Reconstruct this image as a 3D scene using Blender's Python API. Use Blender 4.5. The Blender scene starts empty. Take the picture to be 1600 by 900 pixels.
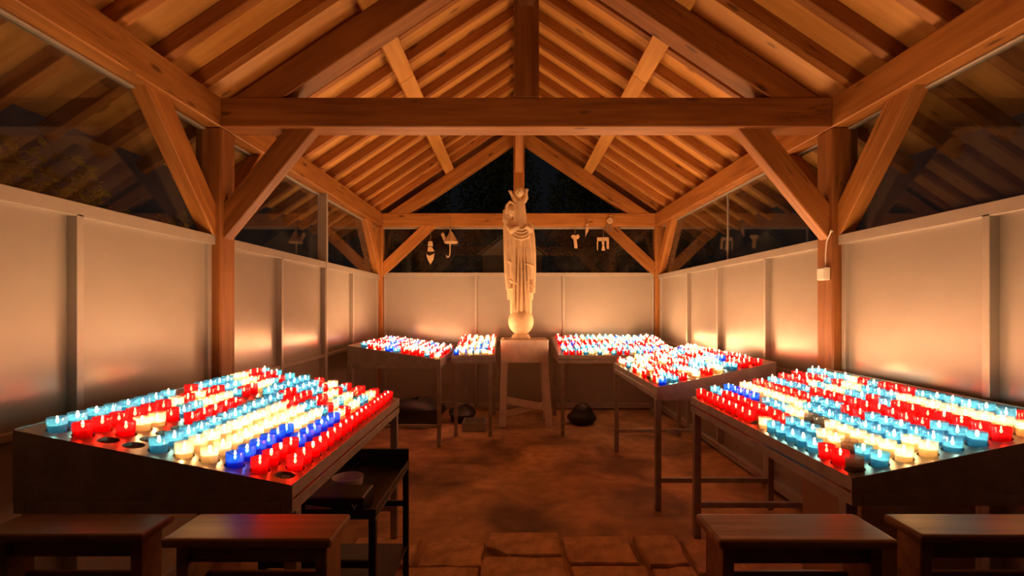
import bpy, bmesh, math, random
from mathutils import Vector, Matrix
random.seed(11)
S = bpy.context.scene
COL = S.collection

# ------------------------------------------------------------------ camera, world, exposure
F = 780.0                       # focal length in pixels of the 1600x900 frame
CAMX, CAMZ = -0.092, 1.5
cd = bpy.data.cameras.new('camera'); cam = bpy.data.objects.new('camera', cd); COL.objects.link(cam)
cam.location = (CAMX, 0, CAMZ); cam.rotation_euler = (math.pi/2, 0, 0)
cd.sensor_width = 36; cd.lens = F/1600*36; cd.shift_y = 29/1600; cd.shift_x = -1/1600
cd.clip_start = 0.02; cd.clip_end = 200
S.camera = cam
w = bpy.data.worlds.new('night'); S.world = w; w.use_nodes = True
w.node_tree.nodes['Background'].inputs[0].default_value = (0.5, 0.52, 0.58, 1)
w.node_tree.nodes['Background'].inputs[1].default_value = 0.016
S.view_settings.view_transform = 'Standard'; S.view_settings.look = 'None'
S.view_settings.gamma = 1; S.view_settings.use_curve_mapping = False
S.view_settings.exposure = -1.0
S.cycles.transparent_max_bounces = 20
S.cycles.max_bounces = 5
S.cycles.diffuse_bounces = 3
S.cycles.sample_clamp_indirect = 6
S.cycles.adaptive_threshold = 0.04

FLAME = 620.0                   # emission of every flame
FLAME_COL = (1.0, 0.50, 0.20, 1)

# ------------------------------------------------------------------ helpers
def wpt(px, py, s):             # a pixel at a known scale (pixels per metre) -> world
    return Vector(((px-801)/s + CAMX, F/s, CAMZ + (479-py)/s))
def onfloor(px, py):
    s = (py-479)/CAMZ
    return Vector(((px-801)/s + CAMX, F/s, 0))

def M_(name):
    m = bpy.data.materials.new(name); m.use_nodes = True
    nt = m.node_tree
    return m, nt, nt.nodes, nt.links, nt.nodes['Principled BSDF']

def plain(name, col, rough=0.5, metal=0.0, noise=0.0, nscale=8.0, bump=0.0, spec=0.5):
    m, nt, N, L, b = M_(name)
    b.inputs['Roughness'].default_value = rough; b.inputs['Metallic'].default_value = metal
    b.inputs['Specular IOR Level'].default_value = spec
    b.inputs['Base Color'].default_value = (*col, 1)
    if noise > 0 or bump > 0:
        tc = N.new('ShaderNodeTexCoord'); n = N.new('ShaderNodeTexNoise')
        n.inputs['Scale'].default_value = nscale; n.inputs['Detail'].default_value = 6
        n.inputs['Roughness'].default_value = 0.65
        L.new(tc.outputs['Object'], n.inputs['Vector'])
        r = N.new('ShaderNodeValToRGB')
        r.color_ramp.elements[0].position = 0.3; r.color_ramp.elements[1].position = 0.7
        r.color_ramp.elements[0].color = (*[c*(1-noise) for c in col], 1)
        r.color_ramp.elements[1].color = (*[min(1, c*(1+noise*0.5)) for c in col], 1)
        L.new(n.outputs['Fac'], r.inputs['Fac']); L.new(r.outputs['Color'], b.inputs['Base Color'])
        if bump > 0:
            bp = N.new('ShaderNodeBump'); bp.inputs['Strength'].default_value = bump; bp.inputs['Distance'].default_value = 0.02
            L.new(n.outputs['Fac'], bp.inputs['Height']); L.new(bp.outputs['Normal'], b.inputs['Normal'])
    return m

def wood(name, dark, light, rough=0.55, knots=True, cracks=True):
    m, nt, N, L, b = M_(name)
    tc = N.new('ShaderNodeTexCoord'); oi = N.new('ShaderNodeObjectInfo')
    mul = N.new('ShaderNodeMath'); mul.operation = 'MULTIPLY'; mul.inputs[1].default_value = 37.0
    L.new(oi.outputs['Random'], mul.inputs[0])
    add = N.new('ShaderNodeVectorMath'); add.operation = 'ADD'
    L.new(tc.outputs['Object'], add.inputs[0]); L.new(mul.outputs[0], add.inputs[1])
    def stretched(sc, scale, detail=5):
        mp = N.new('ShaderNodeMapping'); mp.inputs['Scale'].default_value = sc
        L.new(add.outputs[0], mp.inputs['Vector'])
        n = N.new('ShaderNodeTexNoise'); n.inputs['Scale'].default_value = scale; n.inputs['Detail'].default_value = detail
        L.new(mp.outputs['Vector'], n.inputs['Vector']); return n
    n1 = stretched((0.9, 12, 12), 2.2, 6)
    n2 = stretched((0.5, 1.4, 1.4), 2.0, 3)
    mx = N.new('ShaderNodeMix'); mx.data_type = 'FLOAT'; mx.inputs[0].default_value = 0.45
    L.new(n1.outputs['Fac'], mx.inputs[2]); L.new(n2.outputs['Fac'], mx.inputs[3])
    r = N.new('ShaderNodeValToRGB'); r.color_ramp.elements[0].position = 0.33; r.color_ramp.elements[1].position = 0.66
    r.color_ramp.elements[0].color = (*dark, 1); r.color_ramp.elements[1].color = (*light, 1)
    L.new(mx.outputs[0], r.inputs['Fac'])
    col = r.outputs['Color']
    def darken(fac_socket, c):
        nonlocal col
        k = N.new('ShaderNodeMix'); k.data_type = 'RGBA'
        L.new(fac_socket, k.inputs[0]); L.new(col, k.inputs[6]); k.inputs[7].default_value = (*c, 1)
        col = k.outputs[2]
    if knots:
        mp = N.new('ShaderNodeMapping'); mp.inputs['Scale'].default_value = (2.2, 6.5, 6.5)
        L.new(add.outputs[0], mp.inputs['Vector'])
        v = N.new('ShaderNodeTexVoronoi'); v.inputs['Scale'].default_value = 1.0
        L.new(mp.outputs['Vector'], v.inputs['Vector'])
        kr = N.new('ShaderNodeValToRGB')
        kr.color_ramp.elements[0].position = 0.06; kr.color_ramp.elements[0].color = (0.8, 0.8, 0.8, 1)
        kr.color_ramp.elements[1].position = 0.14; kr.color_ramp.elements[1].color = (0, 0, 0, 1)
        L.new(v.outputs['Distance'], kr.inputs['Fac'])
        darken(kr.outputs['Color'], [c*0.3 for c in dark])
    if cracks:
        n3 = stretched((0.35, 9, 9), 2.6, 2)
        cr = N.new('ShaderNodeValToRGB')
        e = cr.color_ramp.elements
        e[0].position = 0.485; e[0].color = (0, 0, 0, 1); e[1].position = 0.5; e[1].color = (0.7, 0.7, 0.7, 1)
        e2 = cr.color_ramp.elements.new(0.515); e2.color = (0, 0, 0, 1)
        L.new(n3.outputs['Fac'], cr.inputs['Fac'])
        n4 = stretched((0.4, 1, 1), 1.7, 1)
        c4 = N.new('ShaderNodeValToRGB'); c4.color_ramp.elements[0].position = 0.55; c4.color_ramp.elements[1].position = 0.62
        L.new(n4.outputs['Fac'], c4.inputs['Fac'])
        mm = N.new('ShaderNodeMath'); mm.operation = 'MULTIPLY'
        L.new(cr.outputs['Color'], mm.inputs[0]); L.new(c4.outputs['Color'], mm.inputs[1])
        darken(mm.outputs[0], [c*0.25 for c in dark])
    # each timber its own tone
    hv = N.new('ShaderNodeHueSaturation'); L.new(col, hv.inputs['Color'])
    mr = N.new('ShaderNodeMapRange'); mr.inputs[3].default_value = 0.82; mr.inputs[4].default_value = 1.15
    L.new(oi.outputs['Random'], mr.inputs[0]); L.new(mr.outputs[0], hv.inputs['Value'])
    L.new(hv.outputs['Color'], b.inputs['Base Color'])
    b.inputs['Roughness'].default_value = rough
    bp = N.new('ShaderNodeBump'); bp.inputs['Strength'].default_value = 0.25; bp.inputs['Distance'].default_value = 0.006
    L.new(n1.outputs['Fac'], bp.inputs['Height']); L.new(bp.outputs['Normal'], b.inputs['Normal'])
    return m

def schlick(N, L, f0=0.04):
    lw = N.new('ShaderNodeLayerWeight'); lw.inputs[0].default_value = 0.5
    p = N.new('ShaderNodeMath'); p.operation = 'POWER'; p.inputs[1].default_value = 5.0
    L.new(lw.outputs['Facing'], p.inputs[0])
    m = N.new('ShaderNodeMath'); m.operation = 'MULTIPLY_ADD'; m.inputs[1].default_value = 1-f0; m.inputs[2].default_value = f0
    L.new(p.outputs[0], m.inputs[0]); return m
def window_glass(name):
    m, nt, N, L, b = M_(name)
    N.remove(b); out = N['Material Output']
    tr = N.new('ShaderNodeBsdfTransparent'); tr.inputs[0].default_value = (0.86, 0.88, 0.87, 1)
    gl = N.new('ShaderNodeBsdfGlossy'); gl.inputs['Roughness'].default_value = 0.015
    fr = schlick(N, L, 0.055)
    mx = N.new('ShaderNodeMixShader'); L.new(fr.outputs[0], mx.inputs[0]); L.new(tr.outputs[0], mx.inputs[1]); L.new(gl.outputs[0], mx.inputs[2])
    df = N.new('ShaderNodeBsdfDiffuse'); df.inputs[0].default_value = (0.6, 0.58, 0.55, 1)
    tc = N.new('ShaderNodeTexCoord'); n = N.new('ShaderNodeTexNoise'); n.inputs['Scale'].default_value = 3; n.inputs['Detail'].default_value = 6
    L.new(tc.outputs['Object'], n.inputs['Vector'])
    mr = N.new('ShaderNodeMapRange'); mr.inputs[1].default_value = 0.4; mr.inputs[2].default_value = 0.8; mr.inputs[3].default_value = 0.003; mr.inputs[4].default_value = 0.022
    L.new(n.outputs['Fac'], mr.inputs[0])
    m2 = N.new('ShaderNodeMixShader'); L.new(mr.outputs[0], m2.inputs[0]); L.new(mx.outputs[0], m2.inputs[1]); L.new(df.outputs[0], m2.inputs[2])
    L.new(m2.outputs[0], out.inputs['Surface'])
    return m

def cup_glass(name, tint, body, k_tl=0.22):
    """tinted votive glass: lets light through, scatters part of it, reflects a little"""
    m, nt, N, L, b = M_(name)
    N.remove(b); out = N['Material Output']
    tr = N.new('ShaderNodeBsdfTransparent'); tr.inputs[0].default_value = (*tint, 1)
    tl = N.new('ShaderNodeBsdfTranslucent'); tl.inputs[0].default_value = (*body, 1)
    df = N.new('ShaderNodeBsdfDiffuse'); df.inputs[0].default_value = (*body, 1)
    ms = N.new('ShaderNodeMixShader'); ms.inputs[0].default_value = 0.15
    L.new(tl.outputs[0], ms.inputs[1]); L.new(df.outputs[0], ms.inputs[2])
    m1 = N.new('ShaderNodeMixShader'); m1.inputs[0].default_value = k_tl
    L.new(tr.outputs[0], m1.inputs[1]); L.new(ms.outputs[0], m1.inputs[2])
    gl = N.new('ShaderNodeBsdfGlossy'); gl.inputs['Roughness'].default_value = 0.08
    fr = schlick(N, L, 0.035)
    m2 = N.new('ShaderNodeMixShader'); L.new(fr.outputs[0], m2.inputs[0]); L.new(m1.outputs[0], m2.inputs[1]); L.new(gl.outputs[0], m2.inputs[2])
    L.new(m2.outputs[0], out.inputs['Surface'])
    return m

def wax_mat(name, col):
    m, nt, N, L, b = M_(name)
    N.remove(b); out = N['Material Output']
    df = N.new('ShaderNodeBsdfDiffuse'); df.inputs[0].default_value = (*col, 1)
    tl = N.new('ShaderNodeBsdfTranslucent'); tl.inputs[0].default_value = (*col, 1)
    ms = N.new('ShaderNodeMixShader'); ms.inputs[0].default_value = 0.7
    L.new(df.outputs[0], ms.inputs[1]); L.new(tl.outputs[0], ms.inputs[2])
    tr = N.new('ShaderNodeBsdfTransparent'); tr.inputs[0].default_value = (*col, 1)
    m2 = N.new('ShaderNodeMixShader'); m2.inputs[0].default_value = 0.38
    L.new(ms.outputs[0], m2.inputs[1]); L.new(tr.outputs[0], m2.inputs[2]); L.new(m2.outputs[0], out.inputs['Surface'])
    return m

def emis(name, col, strength):
    m, nt, N, L, b = M_(name)
    N.remove(b); e = N.new('ShaderNodeEmission'); e.inputs[0].default_value = col; e.inputs[1].default_value = strength
    L.new(e.outputs[0], N['Material Output'].inputs['Surface'])
    return m

MT = {}
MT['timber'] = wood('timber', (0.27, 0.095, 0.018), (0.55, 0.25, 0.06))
MT['timber_dark'] = wood('dark_timber', (0.16, 0.05, 0.010), (0.36, 0.145, 0.032))  # darker tone of the timber, used on the front frame only
MT['rafter'] = wood('rafter_wood', (0.27, 0.09, 0.017), (0.46, 0.20, 0.048))
MT['sheath'] = wood('sheathing_wood', (0.55, 0.26, 0.06), (0.72, 0.40, 0.12), cracks=False)
MT['varnish'] = wood('varnished_wood', (0.10, 0.037, 0.013), (0.29, 0.145, 0.05), rough=0.42)
MT['oldpaint'] = plain('worn_white_paint', (0.72, 0.62, 0.55), 0.6, noise=0.18, nscale=9)
MT['panel'] = plain('white_panel', (0.40, 0.37, 0.34), 0.26, metal=0.18, noise=0.07, nscale=2.5)
MT['trim'] = plain('white_aluminium', (0.43, 0.40, 0.37), 0.35, metal=0.2, noise=0.08, nscale=14)
MT['steel'] = plain('dark_steel', (0.34, 0.30, 0.27), 0.42, metal=0.35, noise=0.3, nscale=12)
MT['tray'] = plain('waxed_steel', (0.33, 0.30, 0.27), 0.33, metal=0.75, noise=0.35, nscale=22, bump=0.06)
MT['black'] = plain('black_metal', (0.022, 0.022, 0.026), 0.4, metal=0.3)
MT['sack'] = plain('black_plastic', (0.012, 0.011, 0.011), 0.45, bump=0.4, nscale=9)
MT['glass'] = window_glass('window_glass')
MT['stone'] = plain('statue_stone', (0.82, 0.64, 0.41), 0.6, noise=0.16, nscale=10, bump=0.1)
MT['card'] = plain('cardboard', (0.36, 0.20, 0.11), 0.8, noise=0.12)
MT['white'] = plain('white_plastic', (0.8, 0.78, 0.74), 0.4)
MT['ceramic'] = plain('pale_ceramic', (0.5, 0.44, 0.40), 0.35)
MT['greybox'] = plain('grey_plastic', (0.32, 0.30, 0.29), 0.5, noise=0.2)
MT['ornament'] = plain('carved_wood', (0.66, 0.47, 0.28), 0.6, noise=0.2, nscale=30)
MT['string'] = plain('string', (0.25, 0.17, 0.1), 0.8)
MT['slab'] = plain('stone_slab', (0.58, 0.36, 0.19), 0.75, noise=0.5, nscale=9, bump=0.8)
MT['wick'] = plain('wick', (0.02, 0.015, 0.01), 0.9)
MT['ring'] = plain('tin', (0.6, 0.55, 0.5), 0.35, metal=0.8)
MT['brass'] = plain('brass', (0.6, 0.38, 0.12), 0.3, metal=0.9)
MT['leaf'] = plain('leaf', (0.36, 0.46, 0.08), 0.5, noise=0.4, nscale=3)
MT['leaf_dark'] = plain('conifer_leaf', (0.09, 0.15, 0.05), 0.6, noise=0.4, nscale=3)
MT['bark'] = plain('bark', (0.08, 0.055, 0.035), 0.9, noise=0.3)
MT['earth'] = plain('earth', (0.05, 0.045, 0.03), 0.95, noise=0.3)
MT['shed'] = plain('shed_paint', (0.55, 0.6, 0.58), 0.7)
MT['flame'] = emis('flame', FLAME_COL, FLAME)
CUPS = {
    'red':   (cup_glass('red_glass', (0.97, 0.16, 0.16), (0.95, 0.025, 0.05), 0.36), wax_mat('red_wax', (0.86, 0.10, 0.12))),
    'blue':  (cup_glass('blue_glass', (0.34, 0.68, 0.92), (0.10, 0.40, 0.74), 0.30), wax_mat('blue_wax', (0.45, 0.74, 0.86))),
    'navy':  (cup_glass('deep_blue_glass', (0.10, 0.28, 0.98), (0.04, 0.20, 0.98), 0.4), wax_mat('deep_blue_wax', (0.22, 0.42, 0.95))),
    'cream': (cup_glass('clear_glass', (0.96, 0.95, 0.90), (0.98, 0.93, 0.78), 0.25), wax_mat('cream_wax', (0.92, 0.84, 0.62))),
    'spent': (cup_glass('smoked_glass', (0.80, 0.74, 0.66), (0.5, 0.42, 0.36), 0.3), wax_mat('spent_wax', (0.42, 0.34, 0.28))),
}

def floor_mat():
    m, nt, N, L, b = M_('worn_screed')
    tc = N.new('ShaderNodeTexCoord')
    n1 = N.new('ShaderNodeTexNoise'); n1.inputs['Scale'].default_value = 1.6; n1.inputs['Detail'].default_value = 7; n1.inputs['Distortion'].default_value = 0.6
    n2 = N.new('ShaderNodeTexNoise'); n2.inputs['Scale'].default_value = 9; n2.inputs['Detail'].default_value = 5
    L.new(tc.outputs['Object'], n1.inputs['Vector']); L.new(tc.outputs['Object'], n2.inputs['Vector'])
    r = N.new('ShaderNodeValToRGB'); e = r.color_ramp.elements
    e[0].position = 0.34; e[0].color = (0.15, 0.07, 0.026, 1); e[1].position = 0.66; e[1].color = (0.62, 0.36, 0.165, 1)
    L.new(n1.outputs['Fac'], r.inputs['Fac'])
    mx = N.new('ShaderNodeMix'); mx.data_type = 'RGBA'; mx.blend_type = 'MULTIPLY'; mx.inputs[0].default_value = 0.5
    r2 = N.new('ShaderNodeValToRGB'); r2.color_ramp.elements[0].position = 0.3; r2.color_ramp.elements[1].position = 0.6
    r2.color_ramp.elements[0].color = (0.35, 0.3, 0.25, 1)
    L.new(n2.outputs['Fac'], r2.inputs['Fac'])
    L.new(r.outputs['Color'], mx.inputs[6]); L.new(r2.outputs['Color'], mx.inputs[7])
    L.new(mx.outputs[2], b.inputs['Base Color']); b.inputs['Roughness'].default_value = 0.6
    bp = N.new('ShaderNodeBump'); bp.inputs['Strength'].default_value = 0.5; bp.inputs['Distance'].default_value = 0.03
    L.new(n1.outputs['Fac'], bp.inputs['Height']); L.new(bp.outputs['Normal'], b.inputs['Normal'])
    return m
MT['floor'] = floor_mat()

# ---- object plumbing
def tag(o, label=None, cat=None, group=None, kind=None):
    if label: o['label'] = label
    if cat: o['category'] = cat
    if group: o['group'] = group
    if kind: o['kind'] = kind
    return o
def empty(name, loc=(0, 0, 0)):
    o = bpy.data.objects.new(name, None); COL.objects.link(o); o.location = loc; o.empty_display_size = 0.05
    return o
def wloc(o):
    v = Vector(o.location)
    while o.parent: o = o.parent; v += Vector(o.location)
    return v
def link(name, me, mat=None, parent=None, M=None):
    """M = world matrix of the object (its ancestors carry translations only)"""
    o = bpy.data.objects.new(name, me); COL.objects.link(o)
    if mat and not me.materials: me.materials.append(MT[mat] if isinstance(mat, str) else mat)
    M = M or Matrix.Identity(4)
    if parent:
        o.parent = parent
        M = Matrix.Translation(-wloc(parent)) @ M
    o.matrix_basis = M
    return o
def mesh_of(bm, name='m', smooth=False):
    me = bpy.data.meshes.new(name); bm.to_mesh(me); bm.free()
    if smooth:
        for p in me.polygons: p.use_smooth = True
        me.set_sharp_from_angle(angle=math.radians(38))
    return me
def box_mesh(sx, sy, sz, bevel=0.0, segs=1):
    bm = bmesh.new(); bmesh.ops.create_cube(bm, size=1)
    bmesh.ops.scale(bm, vec=(sx, sy, sz), verts=bm.verts)
    if bevel: bmesh.ops.bevel(bm, geom=bm.edges[:], offset=bevel, segments=segs, affect='EDGES', profile=0.6)
    return mesh_of(bm)
def box(name, mat, parent, x0, x1, y0, y1, z0, z1, bevel=0.0, segs=1):
    me = box_mesh(abs(x1-x0), abs(y1-y0), abs(z1-z0), bevel, segs)
    return link(name, me, mat, parent, Matrix.Translation(((x0+x1)/2, (y0+y1)/2, (z0+z1)/2)))
def timber(name, mat, parent, p0, p1, wid, hgt, up=(0, 0, 1), bevel=0.006):
    """a bar from p0 to p1 (its centre line); wid across, hgt along the up direction; local X runs along the bar"""
    p0, p1 = Vector(p0), Vector(p1); d = p1-p0; x = d.normalized(); upv = Vector(up)
    y = upv.cross(x).normalized(); z = x.cross(y)
    R = Matrix((x, y, z)).transposed().to_4x4()
    me = box_mesh(d.length, wid, hgt, bevel)
    return link(name, me, mat, parent, Matrix.Translation((p0+p1)/2) @ R)
def prism_mesh(poly, h0, h1, bevel=0.0):
    """poly in xy, extruded z h0..h1"""
    bm = bmesh.new(); vs = [bm.verts.new((x, y, h0)) for x, y in poly]
    f = bm.faces.new(vs); bmesh.ops.recalc_face_normals(bm, faces=[f])
    g = bmesh.ops.extrude_face_region(bm, geom=[f])
    bmesh.ops.translate(bm, vec=(0, 0, h1-h0), verts=[v for v in g['geom'] if isinstance(v, bmesh.types.BMVert)])
    bmesh.ops.recalc_face_normals(bm, faces=bm.faces[:])
    if bevel: bmesh.ops.bevel(bm, geom=bm.edges[:], offset=bevel, segments=2, affect='EDGES')
    return mesh_of(bm)
def hull_mesh(pts):
    bm = bmesh.new()
    for p in pts: bm.verts.new(p)
    bmesh.ops.convex_hull(bm, input=bm.verts[:]); return mesh_of(bm)
def lathe_mesh(prof, n=16, smooth=True, closed=False):
    """prof: list of (r, z)"""
    bm = bmesh.new(); rings = []
    for r, z in prof:
        if r < 1e-6: rings.append([bm.verts.new((0, 0, z))])
        else: rings.append([bm.verts.new((r*math.cos(2*math.pi*k/n), r*math.sin(2*math.pi*k/n), z)) for k in range(n)])
    prs = list(zip(rings, rings[1:]))
    if closed: prs.append((rings[-1], rings[0]))
    for a, b in prs:
        for k in range(n):
            k2 = (k+1) % n
            if len(a) == 1 and len(b) == 1: continue
            if len(a) == 1: bm.faces.new((a[0], b[k2], b[k]))
            elif len(b) == 1: bm.faces.new((a[k], a[k2], b[0]))
            else: bm.faces.new((a[k], a[k2], b[k2], b[k]))
    bmesh.ops.recalc_face_normals(bm, faces=bm.faces[:])
    return mesh_of(bm, smooth=smooth)
def tube_mesh(pts, r, n=8, closed_ends=True):
    bm = bmesh.new(); pts = [Vector(p) for p in pts]; rings = []
    for i, p in enumerate(pts):
        d = (pts[min(i+1, len(pts)-1)] - pts[max(i-1, 0)]).normalized()
        a = d.orthogonal().normalized() if i == 0 else (pa - d*pa.dot(d)).normalized()
        pa = a; b = d.cross(a)
        rr = r[i] if isinstance(r, (list, tuple)) else r
        rings.append([bm.verts.new(p + a*rr*math.cos(2*math.pi*k/n) + b*rr*math.sin(2*math.pi*k/n)) for k in range(n)])
    for A, B in zip(rings, rings[1:]):
        for k in range(n): bm.faces.new((A[k], A[(k+1) % n], B[(k+1) % n], B[k]))
    if closed_ends: bm.faces.new(rings[0][::-1]); bm.faces.new(rings[-1])
    bmesh.ops.recalc_face_normals(bm, faces=bm.faces[:])
    return mesh_of(bm, smooth=True)
T3 = Matrix.Translation

# ------------------------------------------------------------------ dimensions of the shelter
YA, YB = 3.264, 7.307            # front faces of the two timber frames
BT = 0.17                        # timber thickness
ZP0, ZP1 = 2.676, 2.868          # wall plate / tie beam
TAN = 0.67; PITCH = math.atan(TAN); CS, SN = math.cos(PITCH), math.sin(PITCH)
YFRONT, YEND = -0.7, 7.95
WX = 2.08                        # inner face of the side panels

# ------------------------------------------------------------------ floor and ground
g = box('ground', 'earth', None, -16, 16, -8, 24, -0.4, -0.06); tag(g, kind='structure')
bm = bmesh.new(); bmesh.ops.create_grid(bm, x_segments=60, y_segments=110, size=0.5)
for v in bm.verts:
    x = v.co.x*4.5; y = 3.4 + v.co.y*8.4
    z = 0.006*math.sin(3.1*x+1.3*y) + 0.005*math.sin(7.3*x-4.1*y) - 0.006
    if abs(x) > 1.05 and y > 3.3: z -= 0.018          # the side strips lie a little lower than the central path
    v.co = (x, y, z)
floor = link('floor', mesh_of(bm, smooth=True), 'floor'); tag(floor, kind='structure')
slabs = [
 [(672,843),(758,848),(753,890),(652,892)], [(766,837),(872,837),(878,872),(791,873),(761,860)],
 [(878,845),(980,843),(1000,888),(892,888)], [(988,842),(1053,843),(1078,888),(1016,890)],
 [(756,875),(880,875),(892,932),(744,932)], [(634,894),(750,894),(738,945),(612,945)],
 [(890,891),(1010,891),(1034,942),(902,942)], [(1018,893),(1082,890),(1116,942),(1044,942)],
 [(1062,846),(1130,848),(1180,905),(1092,902)], [(600,948),(735,948),(715,1040),(560,1040)],
 [(742,936),(894,936),(902,1040),(725,1040)], [(903,946),(1040,946),(1070,1040),(915,1040)], [(560,846),(660,846),(640,890),(520,890)]]
for k, poly in enumerate(slabs):
    P = [onfloor(*p) for p in poly]; c = sum(P, Vector())/len(P)
    pts = []
    for a, b in zip(P, P[1:]+P[:1]):                  # slightly wavering edges
        for t in (0.0, 0.33, 0.66):
            q = a.lerp(b, t) - c
            j = 0.0 if t == 0 else 0.012
            pts.append((q.x*0.985 + random.uniform(-j, j), q.y*0.985 + random.uniform(-j, j)))
    link('stone_slab', prism_mesh(pts, -0.05, 0.024 + random.uniform(-0.004, 0.006), 0.006), 'slab', floor, T3((c.x, c.y, 0)))

# ------------------------------------------------------------------ roof
roof = empty('ceiling', (0, 3.5, ZP1)); tag(roof, kind='structure')
def und(x): return ZP1 + (2.09-abs(x))*TAN            # underside of the common rafters
RD = 0.09                                             # rafter depth
EAVE = 2.72
ridge_z = und(0)
ys = [3.17, 2.83, 2.485, 2.14, 1.795, 1.45, 1.105, 0.76, 0.415, 0.07, -0.275] + [3.56+0.378*k for k in range(12)]
for side in (-1, 1):
    n = Vector((side*SN, 0, CS))
    for y in ys:
        p0 = Vector((side*EAVE, y, und(EAVE))) + n*RD/2
        p1 = Vector((side*0.055, y, und(0.055))) + n*RD/2
        timber('rafter', 'rafter', roof, p0, p1, 0.062, RD, n, 0.004)
    # sheathing panels laid from rafter to rafter
    yy_ = sorted(ys); cuts = [YFRONT] + yy_ + [YEND]
    for ya, yb in zip(cuts, cuts[1:]):
        p0 = Vector((side*(EAVE-0.06), (ya+yb)/2, und(EAVE-0.06))) + n*(RD+0.0105)
        p1 = Vector((side*0.004, (ya+yb)/2, und(0.004))) + n*(RD+0.0105)
        timber('sheathing_panel', 'sheath', roof, p0, p1, yb-ya-0.002, 0.02, n, 0.002)
    # purlin lying on the principals
    pc = Vector((side*1.01, 0, ZP1 + (1.925-1.01)*TAN)) + n*0.047
    for ya, yb in ((YFRONT, 4.35), (4.354, YEND)):
        timber('purlin', 'sheath', roof, (pc.x, ya, pc.z), (pc.x, yb, pc.z), 0.145, 0.094, n)
    for ya, yb in ((YFRONT, YA+0.1), (YA+0.102, YEND)):   # board closing the gap between plate and sheathing
        timber('eave_board', 'rafter', roof, (side*2.14, ya, ZP1+0.075), (side*2.14, yb, ZP1+0.075), 0.022, 0.15)
for ya, yb in ((YFRONT, YA), (YA+BT, YB), (YB+BT, YEND)):
    timber('ridge_beam', 'timber', roof, (0, ya, ridge_z-0.06), (0, yb, ridge_z-0.06), 0.12, 0.2)

# ------------------------------------------------------------------ timber frames
def frame(y0, label, reach, front):
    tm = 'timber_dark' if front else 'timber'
    t = empty('timber_frame', (0, y0+BT/2, 0)); tag(t, label, 'timber frame')
    yc = y0+BT/2
    for sd in (-1, 1):
        timber('post', tm, t, (sd*2.085, yc, 0), (sd*2.085, yc, ZP0), BT, BT, (0, 1, 0), 0.01)
        # principal rafter: lower edge through X=1.6 at the tie beam's top
        n = Vector((sd*SN, 0, CS)); h = 0.18
        p0 = Vector((sd*1.60, yc, ZP1)) + n*h/2; q = Vector((-sd*CS, 0, SN))
        L = 1.60/CS
        timber('principal_rafter', tm, t, p0 - q*0.33, p0 + q*(L-0.02), BT-0.012, h, n)
        # brace from post to tie beam
        w = 0.155
        a = Vector((sd*2.0, yc, 1.945)); b = Vector((sd*(2.0-reach), yc, ZP0))
        d = (b-a).normalized(); nn = Vector((sd*abs(d.z), 0, abs(d.x)))
        timber('brace', tm, t, a + nn*w/2 - d*0.0, b + nn*w/2 + d*0.05, 0.10, w, nn)
        # braces from post to wall plate, along the wall
        for dirn in ((-1, 1) if front else (-1,)):
            yp = y0 if dirn < 0 else y0+BT
            a = Vector((sd*2.083, yp, 1.945)); b = Vector((sd*2.083, yp+dirn*0.62, ZP0))
            d = (b-a).normalized(); nn = Vector((0, -dirn*abs(d.z), abs(d.y)))
            timber('brace', 'timber', t, a + nn*w/2, b + nn*w/2 + d*0.04, 0.095, w, nn)
    timber('tie_beam', tm, t, (-2.0, yc, (ZP0+ZP1)/2), (2.0, yc, (ZP0+ZP1)/2), BT, ZP1-ZP0)
    timber('king_post', tm, t, (0, yc, ZP1), (0, yc, ridge_z+0.05), BT, 0.162, (1, 0, 0))
    # brace from king post up to the ridge
    for dirn in ((-1, 1) if front else (-1,)):
        a = Vector((0, yc+dirn*BT/2, 3.46)); b = Vector((0, yc+dirn*(BT/2+0.5), ridge_z-0.15)); d = (b-a).normalized()
        nn = Vector((0, -dirn*abs(d.z), abs(d.y)))
        timber('ridge_brace', tm, t, a+nn*0.06, b+nn*0.06+d*0.04, 0.115, 0.12, nn)
    return t
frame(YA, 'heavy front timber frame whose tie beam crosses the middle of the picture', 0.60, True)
frame(YB, 'rear timber frame with its king post behind the statue', 0.776, False)
for sd, nm in ((-1, 'left'), (1, 'right')):
    pb = empty('plate_beam', (sd*2.085, 3.5, ZP0))
    tag(pb, kind='structure')
    for ya, yb in ((YFRONT, YA+0.1), (YA+0.102, YB+BT)):
        timber('timber_length', 'timber', pb, (sd*2.085, ya, (ZP0+ZP1)/2), (sd*2.085, yb, (ZP0+ZP1)/2), BT, ZP1-ZP0)

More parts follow.
